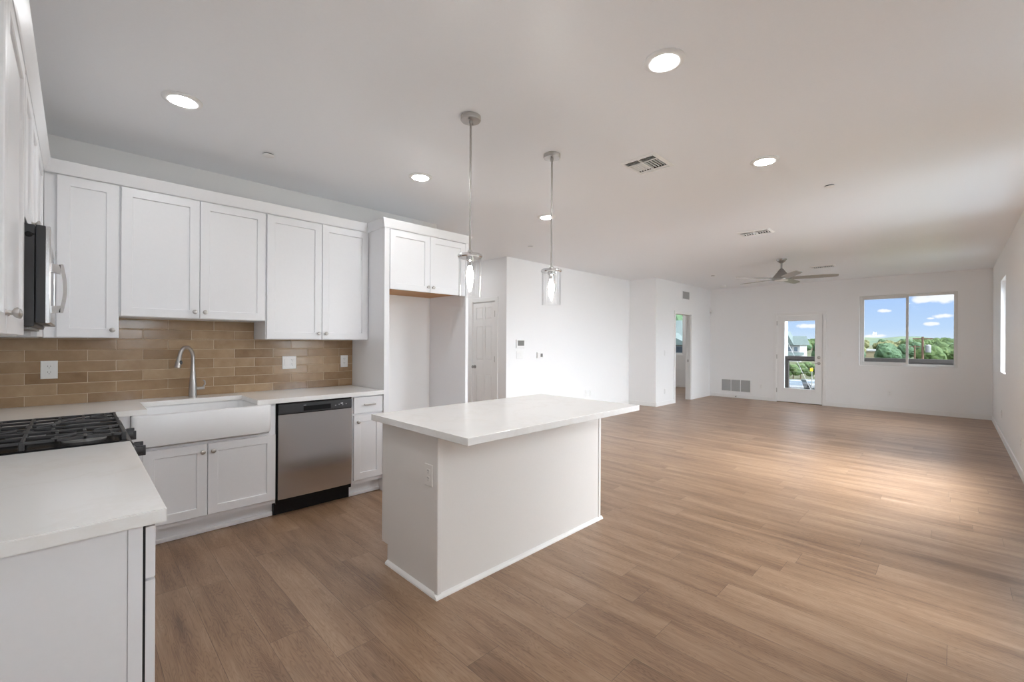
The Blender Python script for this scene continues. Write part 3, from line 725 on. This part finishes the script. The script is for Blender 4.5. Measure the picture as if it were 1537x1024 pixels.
plate('wall_outlet', (7.23, YW, .355), (0, -1, 0), 'white duplex outlet low on the middle wall, right of its pair', 'outlet', h=.13)
plate('light_switch', (9.11, YV, 1.135), (0, -1, 0), 'white switch on the wall left of the bedroom opening', 'switch', ('r',))
plate('wall_outlet', (9.12, YV, .30), (0, -1, 0), 'white outlet low on the wall left of the bedroom opening', 'outlet')
plate('wall_outlet', (XF, .90, .36), (-1, 0, 0), 'white outlet low on the far wall under the large window', 'outlet')
plate('wall_outlet', (XF, 3.24, .33), (-1, 0, 0), 'white outlet on the far wall between return grille and balcony door', 'outlet')
plate('wall_outlet', (9.55, YR, .35), (0, 1, 0), 'white outlet low on the right wall near the far corner', 'outlet')
plate('wall_outlet', (6.93, YR, .34), (0, 1, 0), 'white outlet low on the right wall at the right picture edge', 'outlet')
plate('light_switch', (XF, 1.72, 1.13), (-1, 0, 0), 'white switch on the far wall between balcony door and large window', 'switch', ('r',))
r = thing('alarm_keypad', (5.225, YW, 1.325), 'small grey-screened keypad panel on the middle wall near the corner', 'keypad')
M = frame((5.225, YW, 1.325), (0, -1, 0))
obj('housing', MB(M).rect_loft(-.095, .095, -.07, .07, [(0, .001), (0, .018), (.006, .024)]), WPL, r)
obj('screen', MB(M).box(-.07, .08, .0235, .0255, -.03, .055), mat('lcd_grey', (.22, .22, .21), .15), r)
r = thing('thermostat', (5.72, YW, 1.13), 'small thermostat on the middle wall right of the keypad', 'thermostat')
M = frame((5.72, YW, 1.13), (0, -1, 0))
obj('housing', MB(M).rect_loft(-.08, .07, -.05, .05, [(0, .001), (0, .018), (.006, .024)]), WPL, r)
obj('screen', MB(M).box(.0, .055, .0235, .0255, -.03, .028), mat('lcd_grey', (.22, .22, .21), .15), r)
r = thing('motion_sensor', (XF - .03, YV - .03, 2.16), 'small white motion sensor high in the far left corner', 'sensor')
obj('housing', MB().box(XF - .055, XF - .004, YV - .055, YV - .004, 2.11, 2.22, .012), WPL, r, smooth=40)
obj('sensor_lens', MB().box(XF - .060, XF - .05, YV - .050, YV - .012, 2.125, 2.165, .004), mat('milky_lens', (.7, .7, .68), .3), r)
tag(obj('door_stop', MB().cyl((XF - .0135, 3.78, .045), (XF - .085, 3.78, .045), .005).cyl((XF - .085, 3.78, .045), (XF - .10, 3.78, .045), .009), DARK, base=(XF, 3.78, .045)), 'small dark door stop on the baseboard under the return grille', 'door stop')

# return grille on the far wall, three bays
r = thing('return_grille', (XF, 3.805, .307), 'large grey louvred return air grille low on the far wall', 'vent')
M = frame((XF, 4.135, .166), (-1, 0, 0)); gw, gh = .66, .282
mb = MB(M).box(-.02, gw + .02, .0005, .012, -.022, 0, .002).box(-.02, gw + .02, .0005, .012, gh, gh + .022, .002).box(-.02, 0, .0005, .012, 0, gh, .002).box(gw, gw + .02, .0005, .012, 0, gh, .002)
for k in (1, 2): mb.box(gw * k / 3 - .007, gw * k / 3 + .007, .0005, .011, 0, gh)
obj('grille_frame', mb, TRIM, r)
obj('backing', MB(M).box(0, gw, .0003, .0015, 0, gh), DARK, r)
mb = MB(M)
for k in range(18):
    z = gh * (k + .5) / 18; mb.rings([[(0, n, z + dz_), (gw, n, z + dz_), (gw, n + .0008, z + dz_ + .001), (0, n + .0008, z + dz_ + .001)] for n, dz_ in ((.002, .007), (.010, -.005))])
obj('louvers', mb, mat('grille_slat_grey', (.52, .52, .51), .45), r)
# wall transfer vent above the bedroom opening
r = thing('wall_vent', (10.15, YV, 2.47), 'small grey wall vent high above the bedroom opening', 'vent')
M = frame((9.965, YV, 2.385), (0, -1, 0)); gw, gh = .37, .172
mb = MB(M).box(-.02, gw + .02, .0005, .01, -.02, 0, .002).box(-.02, gw + .02, .0005, .01, gh, gh + .02, .002).box(-.02, 0, .0005, .01, 0, gh, .002).box(gw, gw + .02, .0005, .01, 0, gh, .002)
obj('grille_frame', mb, TRIM, r); obj('backing', MB(M).box(0, gw, .0003, .0015, 0, gh), GREYV, r)
mb = MB(M)
for k in range(9): mb.box(gw * (k + .35) / 9, gw * (k + .65) / 9, .0015, .009, 0, gh)
obj('louvers', mb, mat('grille_slat_grey', (.52, .52, .51), .45), r)

# ------------------------------------------------------------------ ceiling fittings
def ceiling_vent(cx_, cy_, wx, wy, label):
    r = thing('ceiling_vent', (cx_, cy_, H), label, 'vent', 'white supply vents in the ceiling')
    x0, x1, y0, y1 = cx_ - wx / 2, cx_ + wx / 2, cy_ - wy / 2, cy_ + wy / 2; f_ = .028
    mb = MB().rings([[(x0 + i, y0 + i, z), (x1 - i, y0 + i, z), (x1 - i, y1 - i, z), (x0 + i, y1 - i, z)] for i, z in ((0, H - .0005), (0, H - .004), (f_ - .004, H - .012), (f_, H - .010), (f_, H - .0005))], False, False)
    obj('vent_frame', mb, WPL, r)
    obj('backing', MB().box(x0 + f_, x1 - f_, y0 + f_, y1 - f_, H - .002, H - .0005), DARK, r)
    ym = cy_; mb = MB()
    mb.box(x0 + f_, x1 - f_, ym - .006, ym + .006, H - .013, H - .002)
    xs = x0 + f_ + .065
    mb.box(xs - .003, xs + .003, y0 + f_, y1 - f_, H - .012, H - .002)
    for j in range(3):                                          # blades across the near side of the register
        x = x0 + f_ + .012 + j * .019; mb.rings([[(x + d_, y0 + f_, z), (x + d_ + .002, y0 + f_, z), (x + d_ + .002, y1 - f_, z), (x + d_, y1 - f_, z)] for d_, z in ((0, H - .012), (.010, H - .003))])
    for half, sg in ((0, 1), (1, -1)):                          # two banks thrown opposite ways
        ya = y0 + f_ if half == 0 else ym + .006; n = 5
        L = (wy / 2 - f_ - .006)
        for j in range(n):
            y = ya + L * (j + .5) / n; mb.rings([[(xs, y + sg * d_, z), (xs, y + sg * d_ + .004, z), (x1 - f_ - .06, y + sg * d_ + .004, z), (x1 - f_ - .06, y + sg * d_, z)] for d_, z in ((0, H - .012) if half == 0 else (-.003, H - .013), (.0, H - .003) if half == 0 else (.003, H - .003))])
    mb.rings([[(x, y0 + f_, z), (x + .003, y0 + f_, z), (x + .003, y1 - f_, z), (x, y1 - f_, z)] for x, z in ((x1 - f_ - .058, H - .014), (x1 - f_ - .004, H - .003))])
    obj('louvers', mb, WPL, r)
ceiling_vent(3.117, 1.668, .33, .29, 'white ceiling vent nearest the kitchen, right of the second pendant')
ceiling_vent(5.97, 1.733, .26, .36, 'white ceiling vent in the middle of the living room ceiling, left of the fan')
ceiling_vent(9.42, 1.64, .26, .36, 'white ceiling vent beyond the ceiling fan near the far wall')

CANS = [((.429, 3.115), 'recessed ceiling light above the kitchen sink at upper left'), ((2.030, .998), 'large looking recessed ceiling light nearest the viewer at top right'),
        ((2.036, 3.142), 'recessed ceiling light left of the first pendant'), ((3.655, 3.15), 'recessed ceiling light just behind the second pendant rod'),
        ((3.672, 1.006), 'recessed ceiling light right of the near ceiling vent')]
HID = [((.43, 1.0), 'recessed ceiling light over the near end of the left counter'), ((3.95, 6.6), 'added unseen ceiling light in the passage by the closet door'), ((4.2, 5.9), 'added unseen ceiling light in the passage in front of the closet door'), ((10.6, 6.2), 'added unseen ceiling light in the bedroom away from its window'), ((12.5, 7.3), 'added unseen ceiling light in the bedroom back corner'), ((12.5, 4.9), 'added unseen ceiling light in the bedroom front corner'), ((11.3, 5.2), 'added unseen ceiling light just inside the bedroom opening'), ((12.3, 6.0), 'added unseen ceiling light in the bedroom near its window')]  # out of view; passage and bedroom lamps are added to brighten those rooms
proto = None
for (cx_, cy_), lab in CANS + HID:
    if proto is None:
        r = thing('recessed_light', (cx_, cy_, H), lab, 'light', 'recessed ceiling lights')
        obj('trim_ring', MB().lathe([(.096, H - .0005), (.096, H - .004), (.088, H - .011), (.072, H - .013), (.064, H - .010), (.064, H - .0005)], (cx_, cy_, 0), 'Z', 40, False, False), WPL, r, smooth=40)
        obj('lens', MB().lathe([(.0642, H - .0095), (.060, H - .0125), (.045, H - .016), (.02, H - .018), (.002, H - .0185)], (cx_, cy_, 0), 'Z', 40, False, True), LENS, r, smooth=60)
        proto = r
    else:
        c = copy_tree(proto, (cx_, cy_, H)); c['label'] = lab

sp = None
for (x, y), lab in (((1.005, 3.571), 'small white sprinkler cover on the ceiling above the upper cabinets'), ((4.626, 4.288), 'small white sprinkler cover on the ceiling by the middle wall'),
                    ((4.649, .765), 'small white sprinkler cover on the ceiling right of the recessed lights'), ((9.209, 3.461), 'small white sprinkler cover on the ceiling left of the fan')):
    if sp is None:
        r = thing('sprinkler_cover', (x, y, H), lab, 'sprinkler', 'flat sprinkler covers on the ceiling')
        obj('cover', MB().lathe([(.040, H - .007), (.041, H - .009), (.036, H - .012), (.004, H - .0125)], (x, y, 0), 'Z', 28), TRIM, r, smooth=40)
        obj('gap_ring', MB().lathe([(.034, H - .0005), (.034, H - .008)], (x, y, 0), 'Z', 28), DARK, r); sp = r
    else: c = copy_tree(sp, (x, y, H)); c['label'] = lab
r = thing('smoke_detector', (11.0, 3.9, H), 'white smoke detector on the ceiling in the far left corner', 'smoke detector')
obj('base', MB().lathe([(.07, H - .0005), (.07, H - .012)], (11.0, 3.9, 0), 'Z', 28), WPL, r); obj('cover', MB().lathe([(.066, H - .012), (.062, H - .03), (.04, H - .04), (.003, H - .041)], (11.0, 3.9, 0), 'Z', 28), WPL, r, smooth=40)

# ------------------------------------------------------------------ pendants
def pendant(x, y, label):
    r = thing('pendant_light', (x, y, H), label, 'pendant light', 'glass pendants over the island')
    cn_ = obj('canopy', MB().lathe([(.0615, H - .0005), (.0615, H - .022), (.058, H - .027), (.012, H - .028), (.010, H - .045)], (x, y, 0), 'Z', 36), NICK, r, smooth=40)
    for a in (.6, .6 + PI): obj('screw', MB().lathe([(.006, H - .027), (.006, H - .033), (.003, H - .035)], (x + .036 * math.cos(a), y + .036 * math.sin(a), 0), 'Z', 12), DNICK, cn_)
    obj('rod', MB().cyl((x, y, H - .04), (x, y, 1.90), .0065), NICK, r, smooth=40)
    obj('cap', MB().lathe([(.010, 1.915), (.016, 1.905), (.018, 1.893), (.070, 1.888), (.0765, 1.882), (.0765, 1.872), (.071, 1.866), (.03, 1.865)], (x, y, 0), 'Z', 40), CHROME, r, smooth=40)
    obj('glass_shade', MB().lathe([(.0690, 1.8655), (.0690, 1.632), (.0675, 1.628), (.0660, 1.632), (.0660, 1.640), (.0660, 1.8655)], (x, y, 0), 'Z', 48, False, False), SHADE, r, smooth=40)
    so_ = obj('socket', MB().lathe([(.024, 1.866), (.024, 1.85), (.018, 1.845), (.018, 1.815), (.013, 1.813)], (x, y, 0), 'Z', 24), CHROME, r, smooth=40)
    obj('bulb', MB().lathe([(.012, 1.814), (.013, 1.80), (.022, 1.775), (.0235, 1.757), (.020, 1.735), (.012, 1.712), (.006, 1.698), (.001, 1.694)], (x, y, 0), 'Z', 24, True, True), BULB, r, smooth=60)
    return r
pendant(1.707, 2.084, 'nearer clear glass cylinder pendant hanging in front of the refrigerator cabinet')
pendant(2.473, 2.081, 'farther clear glass cylinder pendant hanging in front of the middle wall')

# ------------------------------------------------------------------ ceiling fan
fx, fy = 8.145, 1.977; zb = 2.41
r = thing('ceiling_fan', (fx, fy, H), 'brushed nickel five blade ceiling fan in the living room', 'ceiling fan')
obj('canopy', MB().lathe([(.075, H - .0005), (.075, H - .012), (.055, H - .04), (.025, H - .065), (.014, H - .07)], (fx, fy, 0), 'Z', 28), DNICK, r, smooth=40)
obj('downrod', MB().cyl((fx, fy, H - .06), (fx, fy, 2.56), .014), DNICK, r, smooth=40)
obj('motor_housing', MB().lathe([(.016, 2.575), (.028, 2.565), (.06, 2.52), (.105, 2.46), (.135, 2.425), (.142, 2.405), (.14, 2.39), (.10, 2.385)], (fx, fy, 0), 'Z', 36), DNICK, r, smooth=40)
obj('light_lens', MB().lathe([(.10, 2.388), (.095, 2.378), (.07, 2.371), (.03, 2.367), (.002, 2.366)], (fx, fy, 0), 'Z', 32, True, True), FANL, r, smooth=50)
for k in range(5):
    a = TH - PI / 2 + math.radians(40) + k * 2 * PI / 5
    Mb = Matrix.Translation((fx, fy, zb)) @ Matrix.Rotation(a, 4, 'Z') @ Matrix.Rotation(math.radians(-13), 4, 'X')
    prof = [(.11, .045), (.20, .060), (.40, .064), (.62, .058), (.72, .050), (.75, .034)]
    mb = MB(Mb); loops = [[(x_, -w_, 0), (x_, w_, 0), (x_, w_, .007), (x_, -w_, .007)] for x_, w_ in prof]
    bl = obj('blade', mb.rings(loops), mat('fan_blade_nickel', (.46, .45, .43), .4, .6), r)
    obj('blade_bracket', MB(Mb).box(.09, .19, -.02, .02, .0075, .014, .003), DNICK, bl)

# ------------------------------------------------------------------ balcony
struct('balcony_floor', MB().box(XF + .15, 13.2, YR - .4, 3.08, -.25, -.12), mat('deck_board', (.35, .31, .27), .7))
r = thing('balcony_railing', (13.0, 1.3, -.12), 'dark brown balcony railing outside the far window and glass door', 'railing')
obj('top_rail', MB().box(12.94, 13.06, YR - .4, 3.075, .955, 1.035, .004).box(12.985, 13.015, YR - .4, 3.07, .915, .954), RAILM, r)
obj('bottom_rail', MB().box(12.98, 13.02, YR - .4, 3.07, -.04, 0, .003), RAILM, r)
for y in (3.03, 1.78, .55, -.72): obj('post', MB().box(12.955, 13.045, y - .055, y + .04, -.12, .954, .004), RAILM, r)
mb = MB()
for k in range(9): mb.cyl((13.0, YR - .4, .07 + k * .094), (13.0, 3.03, .07 + k * .094), .0022, seg=6)
obj('cables', mb, NICK, r)

# ------------------------------------------------------------------ land outside
def ground_mesh():
    mb = MB(); xs = [14, 40, 70, 100, 140, 200, 300, 450]; ysn = [-160, -80, -30, 0, 30, 80, 160, 260]
    zf = lambda x, y: -6.2 + max(0, (x - 85)) * .018
    vs = [[mb.v((x, y, zf(x, y))) for y in ysn] for x in xs]
    for i in range(len(xs) - 1):
        for j in range(len(ysn) - 1): mb.face([vs[i][j], vs[i + 1][j], vs[i + 1][j + 1], vs[i][j + 1]])
    return mb
struct('ground', ground_mesh(), LAND)
mb = MB(); n = 60; rr = random.Random(3)
top, bot, mid = [], [], []
for k in range(n + 1):
    y = -500 + 1400 * k / n; h = 13 + 4 * math.sin(k * .55) + 3 * math.sin(k * 1.37 + 1) + rr.uniform(-1.2, 1.2)
    bot.append((440, y, -8)); mid.append((760, y, h * .35)); top.append((1150, y * 1.2, h))
rows = [[mb.v(p) for p in q] for q in (bot, mid, top, [(1600, p[1] * 1.4, -10) for p in top])]
for a, b in zip(rows, rows[1:]):
    for i in range(n): mb.face([a[i], a[i + 1], b[i + 1], b[i]])
struct('hills', mb, HILLM)
struct('parking_lot', MB().box(58, 94, 4, 40, -6.3, -6.0), ASPH)

def tree_mesh(seed, m, h, rad):
    rr = random.Random(seed); mb = MB()
    n = 5
    for k in range(n):
        a = 2 * PI * k / n + rr.random(); q = rad * (.25 + .45 * rr.random())
        mb.ball((q * math.cos(a), q * math.sin(a), h * (.45 + .35 * rr.random())), rad * (.45 + .25 * rr.random()), 3, (1, 1, .9))
    mb.ball((0, 0, h * .72), rad * .7, 3)
    for v in mb.bm.verts:
        nz = math.sin(v.co.x * 5.1 / rad + seed) * math.sin(v.co.y * 6.3 / rad) * math.sin(v.co.z * 5.7 / rad + 1)
        v.co += v.normal * rad * (.10 * nz + rr.uniform(-.05, .05)) if v.normal.length else Vector()
    return mb
def tree(name, seed, m, h, rad, loc, label, grp):
    r = thing(name, (0, 0, 0), label, 'tree', grp)
    obj('crown', tree_mesh(seed, m, h, rad), m, r)
    obj('trunk', MB().cyl((0, 0, -.2), (0, 0, h * .6), rad * .09, rad * .05, 8), BARK, r)
    r.location = loc; return r
GR = 'trees on the land beyond the balcony'
kinds = [tree('leafy_tree', 1, LEAF, 6.6, 2.6, (0, 0, 0), 'mid green leafy tree on the land beyond the balcony', GR),
         tree('olive_tree', 2, LEAFB, 5.2, 2.6, (0, 0, 0), 'olive toned bushy tree on the land beyond the balcony', GR),
         tree('dark_tree', 3, LEAFD, 6.4, 2.4, (0, 0, 0), 'dark green dense tree on the land beyond the balcony', GR)]
rr = random.Random(11); used = [False] * 3
def uv(u, D):
    a = (u - 768.5) / FPX; return ((_c + _s * a) * D, (_s - _c * a) * D)
put = []
for i in range(4000):
    if len(put) >= 74: break
    u = rr.uniform(1150, 1232) if i % 3 == 0 else rr.uniform(1280, 1452); D = 92 + 190 * rr.random() ** 1.6
    x, y = uv(u, D)
    if any((x - a) ** 2 + (y - b) ** 2 < 6.2 ** 2 for a, b, _ in put): continue
    if (x - 179) ** 2 + (y - 41.5) ** 2 < 15 ** 2 or (x - 217) ** 2 + (y - 23) ** 2 < 22 ** 2 or (x - 82) ** 2 + (y - 3) ** 2 < 36 or (x - 108) ** 2 + (y - 5) ** 2 < 36 or x < 100 and y > 1: continue
    if u < 1212 and D < 172 or 1290 < u < 1326 and D < 176: continue
    if u < 1240 and D < 112: continue
    put.append((x, y, u))
for i, (x, y, u) in enumerate(put):
    k = (1 if i % 3 else 2) if 1250 < u < 1362 else (0 if i % 4 else 2)
    z = -6.2 + max(0, x - 85) * .018
    if not used[k]: kinds[k].location = (x, y, z); used[k] = True
    else: copy_tree(kinds[k], (x, y, z))

bush = None
for i in range(8):
    x, y = uv(1158 + i * 11, 85 + (i % 3) * 5.0); lab = 'low round green bush behind the parked cars'
    if bush is None: bush = tree('round_bush', 5, LEAF, 3.6, 1.3, (x, y, -6.05), lab, 'bushes behind the parked cars'); bush['category'] = 'bush'
    else: copy_tree(bush, (x, y, -6.05))
# white house seen through the balcony door
x0, y0 = uv(1206, 150); hx, hy = x0, y0
r = thing('white_house', (176, 40, -5), 'white two storey house with grey green roof seen through the balcony door', 'house')
hb = -5.0
obj('walls', MB().box(174, 184, 36.6, 47, hb, 1.0), SIDING, r)
obj('roof', MB().prism([(173.3, .9), (179, 4.0), (184.7, .9)], 'Y', 35.8, 48).prism([(38.3, .9), (40.6, 5.6), (42.9, .9)], 'X', 173.2, 179), GROOF, r)
obj('lower_roof', MB().prism([(170.5, -2.6), (174, -1.6), (174, -2.6)], 'Y', 35.4, 47), GROOF, r)
for k in range(5):
    wv = obj('window', MB().box(173.9, 174.0, 37.3 + k * 1.75, 38.3 + k * 1.75, -1.2, .2), WINB, r)
obj('porch', MB().box(170.8, 174, 36, 46, hb, -2.6), SIDING, r)
# low pale roofed building left of the far window
x0, y0 = uv(1306, 170)
r = thing('low_building', (x0, y0, -4), 'low pale building with flat white roof among trees, seen in the left pane', 'building')
obj('walls', MB().box(x0, x0 + 10, y0 - 4, y0 + 6, -5, -1.4), TANSID, r); obj('roof', MB().box(x0 - .6, x0 + 10.6, y0 - 4.6, y0 + 6.6, -1.4, -.7), SIDING, r)
# utility poles
r = thing('utility_pole', (82.1, 2.94, -6.2), 'brown utility pole with crossarm and white transformer in the right pane', 'utility pole', 'utility poles')
obj('pole', MB().cyl((82.1, 2.94, -6.2), (82.1, 2.94, 2.4), .16, .12), BARK, r); obj('crossarm', MB().box(82.05, 82.15, 1.95, 3.95, 2.05, 2.2), BARK, r)
obj('transformer', MB().lathe([(.26, -.1), (.3, .0), (.3, .85), (.2, .95)], (82.0, 2.4, .35), 'Z', 20), CARW, r, smooth=40)
r = thing('utility_pole', (108.5, 4.95, -6), 'thinner reddish utility pole farther off, left of the transformer pole', 'utility pole', 'utility poles')
obj('pole', MB().cyl((108.5, 4.95, -6), (108.5, 4.95, 1.2), .15, .11), BARK, r); obj('crossarm', MB().box(108.45, 108.55, 4.2, 5.7, .85, .98), BARK, r)
# guy wire and road sign
tag(obj('guy_wire', MB().tube([(67.5, 15.6, 1.5), (64.6, 11.7, -6)], .03, 6), SIDING, base=(64.6, 11.7, -6)), 'pale slanted guy wire seen through the balcony door', 'wire')
r = thing('road_sign', (65.5, 12.5, -6), 'small yellow road sign seen through the balcony door', 'sign')
obj('sign_panel', MB().box(65.44, 65.5, 12.38, 12.68, -2.1, -1.7), YELLOW, r); obj('post', MB().cyl((65.55, 12.5, -6), (65.55, 12.5, -1.6), .05), NICK, r)
# cars
def car(loc, ang, label, suv=True):
    r = thing('car', (0, 0, 0), label, 'car', 'parked cars')
    hgt = 1.75 if suv else 1.5
    prof = [(-2.3, .45), (2.25, .4), (2.3, .8), (1.3, 1.0), (.6, hgt), (-1.7 if suv else -1.0, hgt), (-2.25 if suv else -1.8, 1.05), (-2.35, .9)]
    mb = MB(); loops = []
    for y, ins in ((-.9, 0), (-.88, 0), (.88, 0), (.9, 0)): loops.append([(x_, y * (1.0 if z_ < 1.1 else .82), z_) for x_, z_ in prof])
    obj('body', mb.rings(loops), CARW, r)
    mb = MB(); mb.prism([(1.30, 1.06), (.70, hgt - .10), (-1.75 if suv else -1.05, hgt - .12), (-2.24 if suv else -1.75, 1.08)], 'Y', -.86, .86)
    obj('windows', mb, WINB, r)
    for x_ in (-1.45, 1.45):
        for y_ in (-.82, .82): obj('wheel', MB().lathe([(.36, -.11), (.36, .11), (.2, .12)], (x_, y_, .36), 'Y', 20), RUBBER, r)
    obj('headlights', MB().box(2.2, 2.31, -.8, -.5, .68, .82).box(2.2, 2.31, .5, .8, .68, .82), NICK, r)
    r.location = loc; r.rotation_euler = (0, 0, ang); return r
x, y = uv(1193, 68); car((x, y, -6.0), math.radians(200), 'white parked car at left behind the balcony railing')
x, y = uv(1216, 72); car((x, y, -6.0), math.radians(215), 'white parked car at right behind the balcony railing', False)
# house outside the bedroom window
r = thing('green_roof_house', (38, 18, -5), 'house with green roof and tan walls outside the bedroom window', 'house')
obj('walls', MB().box(35, 42, 12, 24, -6, 1.3), TANSID, r)
obj('roof', MB().prism([(33.4, 1.2), (38.5, 3.4), (43.6, 1.2)], 'Y', 10.5, 25.5).prism([(14.2, 1.2), (16.2, 2.2), (18.2, 1.2)], 'X', 33.3, 37), GROOF, r)
for y in (13.4, 15.1, 16.8, 18.5, 20.2): w_ = obj('window', MB().box(34.9, 35.0, y, y + .9, .2, 1.05), WINB, r); obj('window_frame', MB().box(34.88, 34.95, y - .08, y, .12, 1.13).box(34.88, 34.95, y + .9, y + .98, .12, 1.13).box(34.88, 34.95, y, y + .9, 1.05, 1.13), SIDING, w_)
obj('deck_rail', MB().box(33.0, 33.1, 11, 25, -.2, .45).box(33.0, 35, 11, 25, -.5, -.3), REDW, r)
tree('shade_tree', 9, LEAFD, 11.5, 4.2, uv(1016, 46) + (-5.5,), 'tall green tree behind the green roofed house', None)
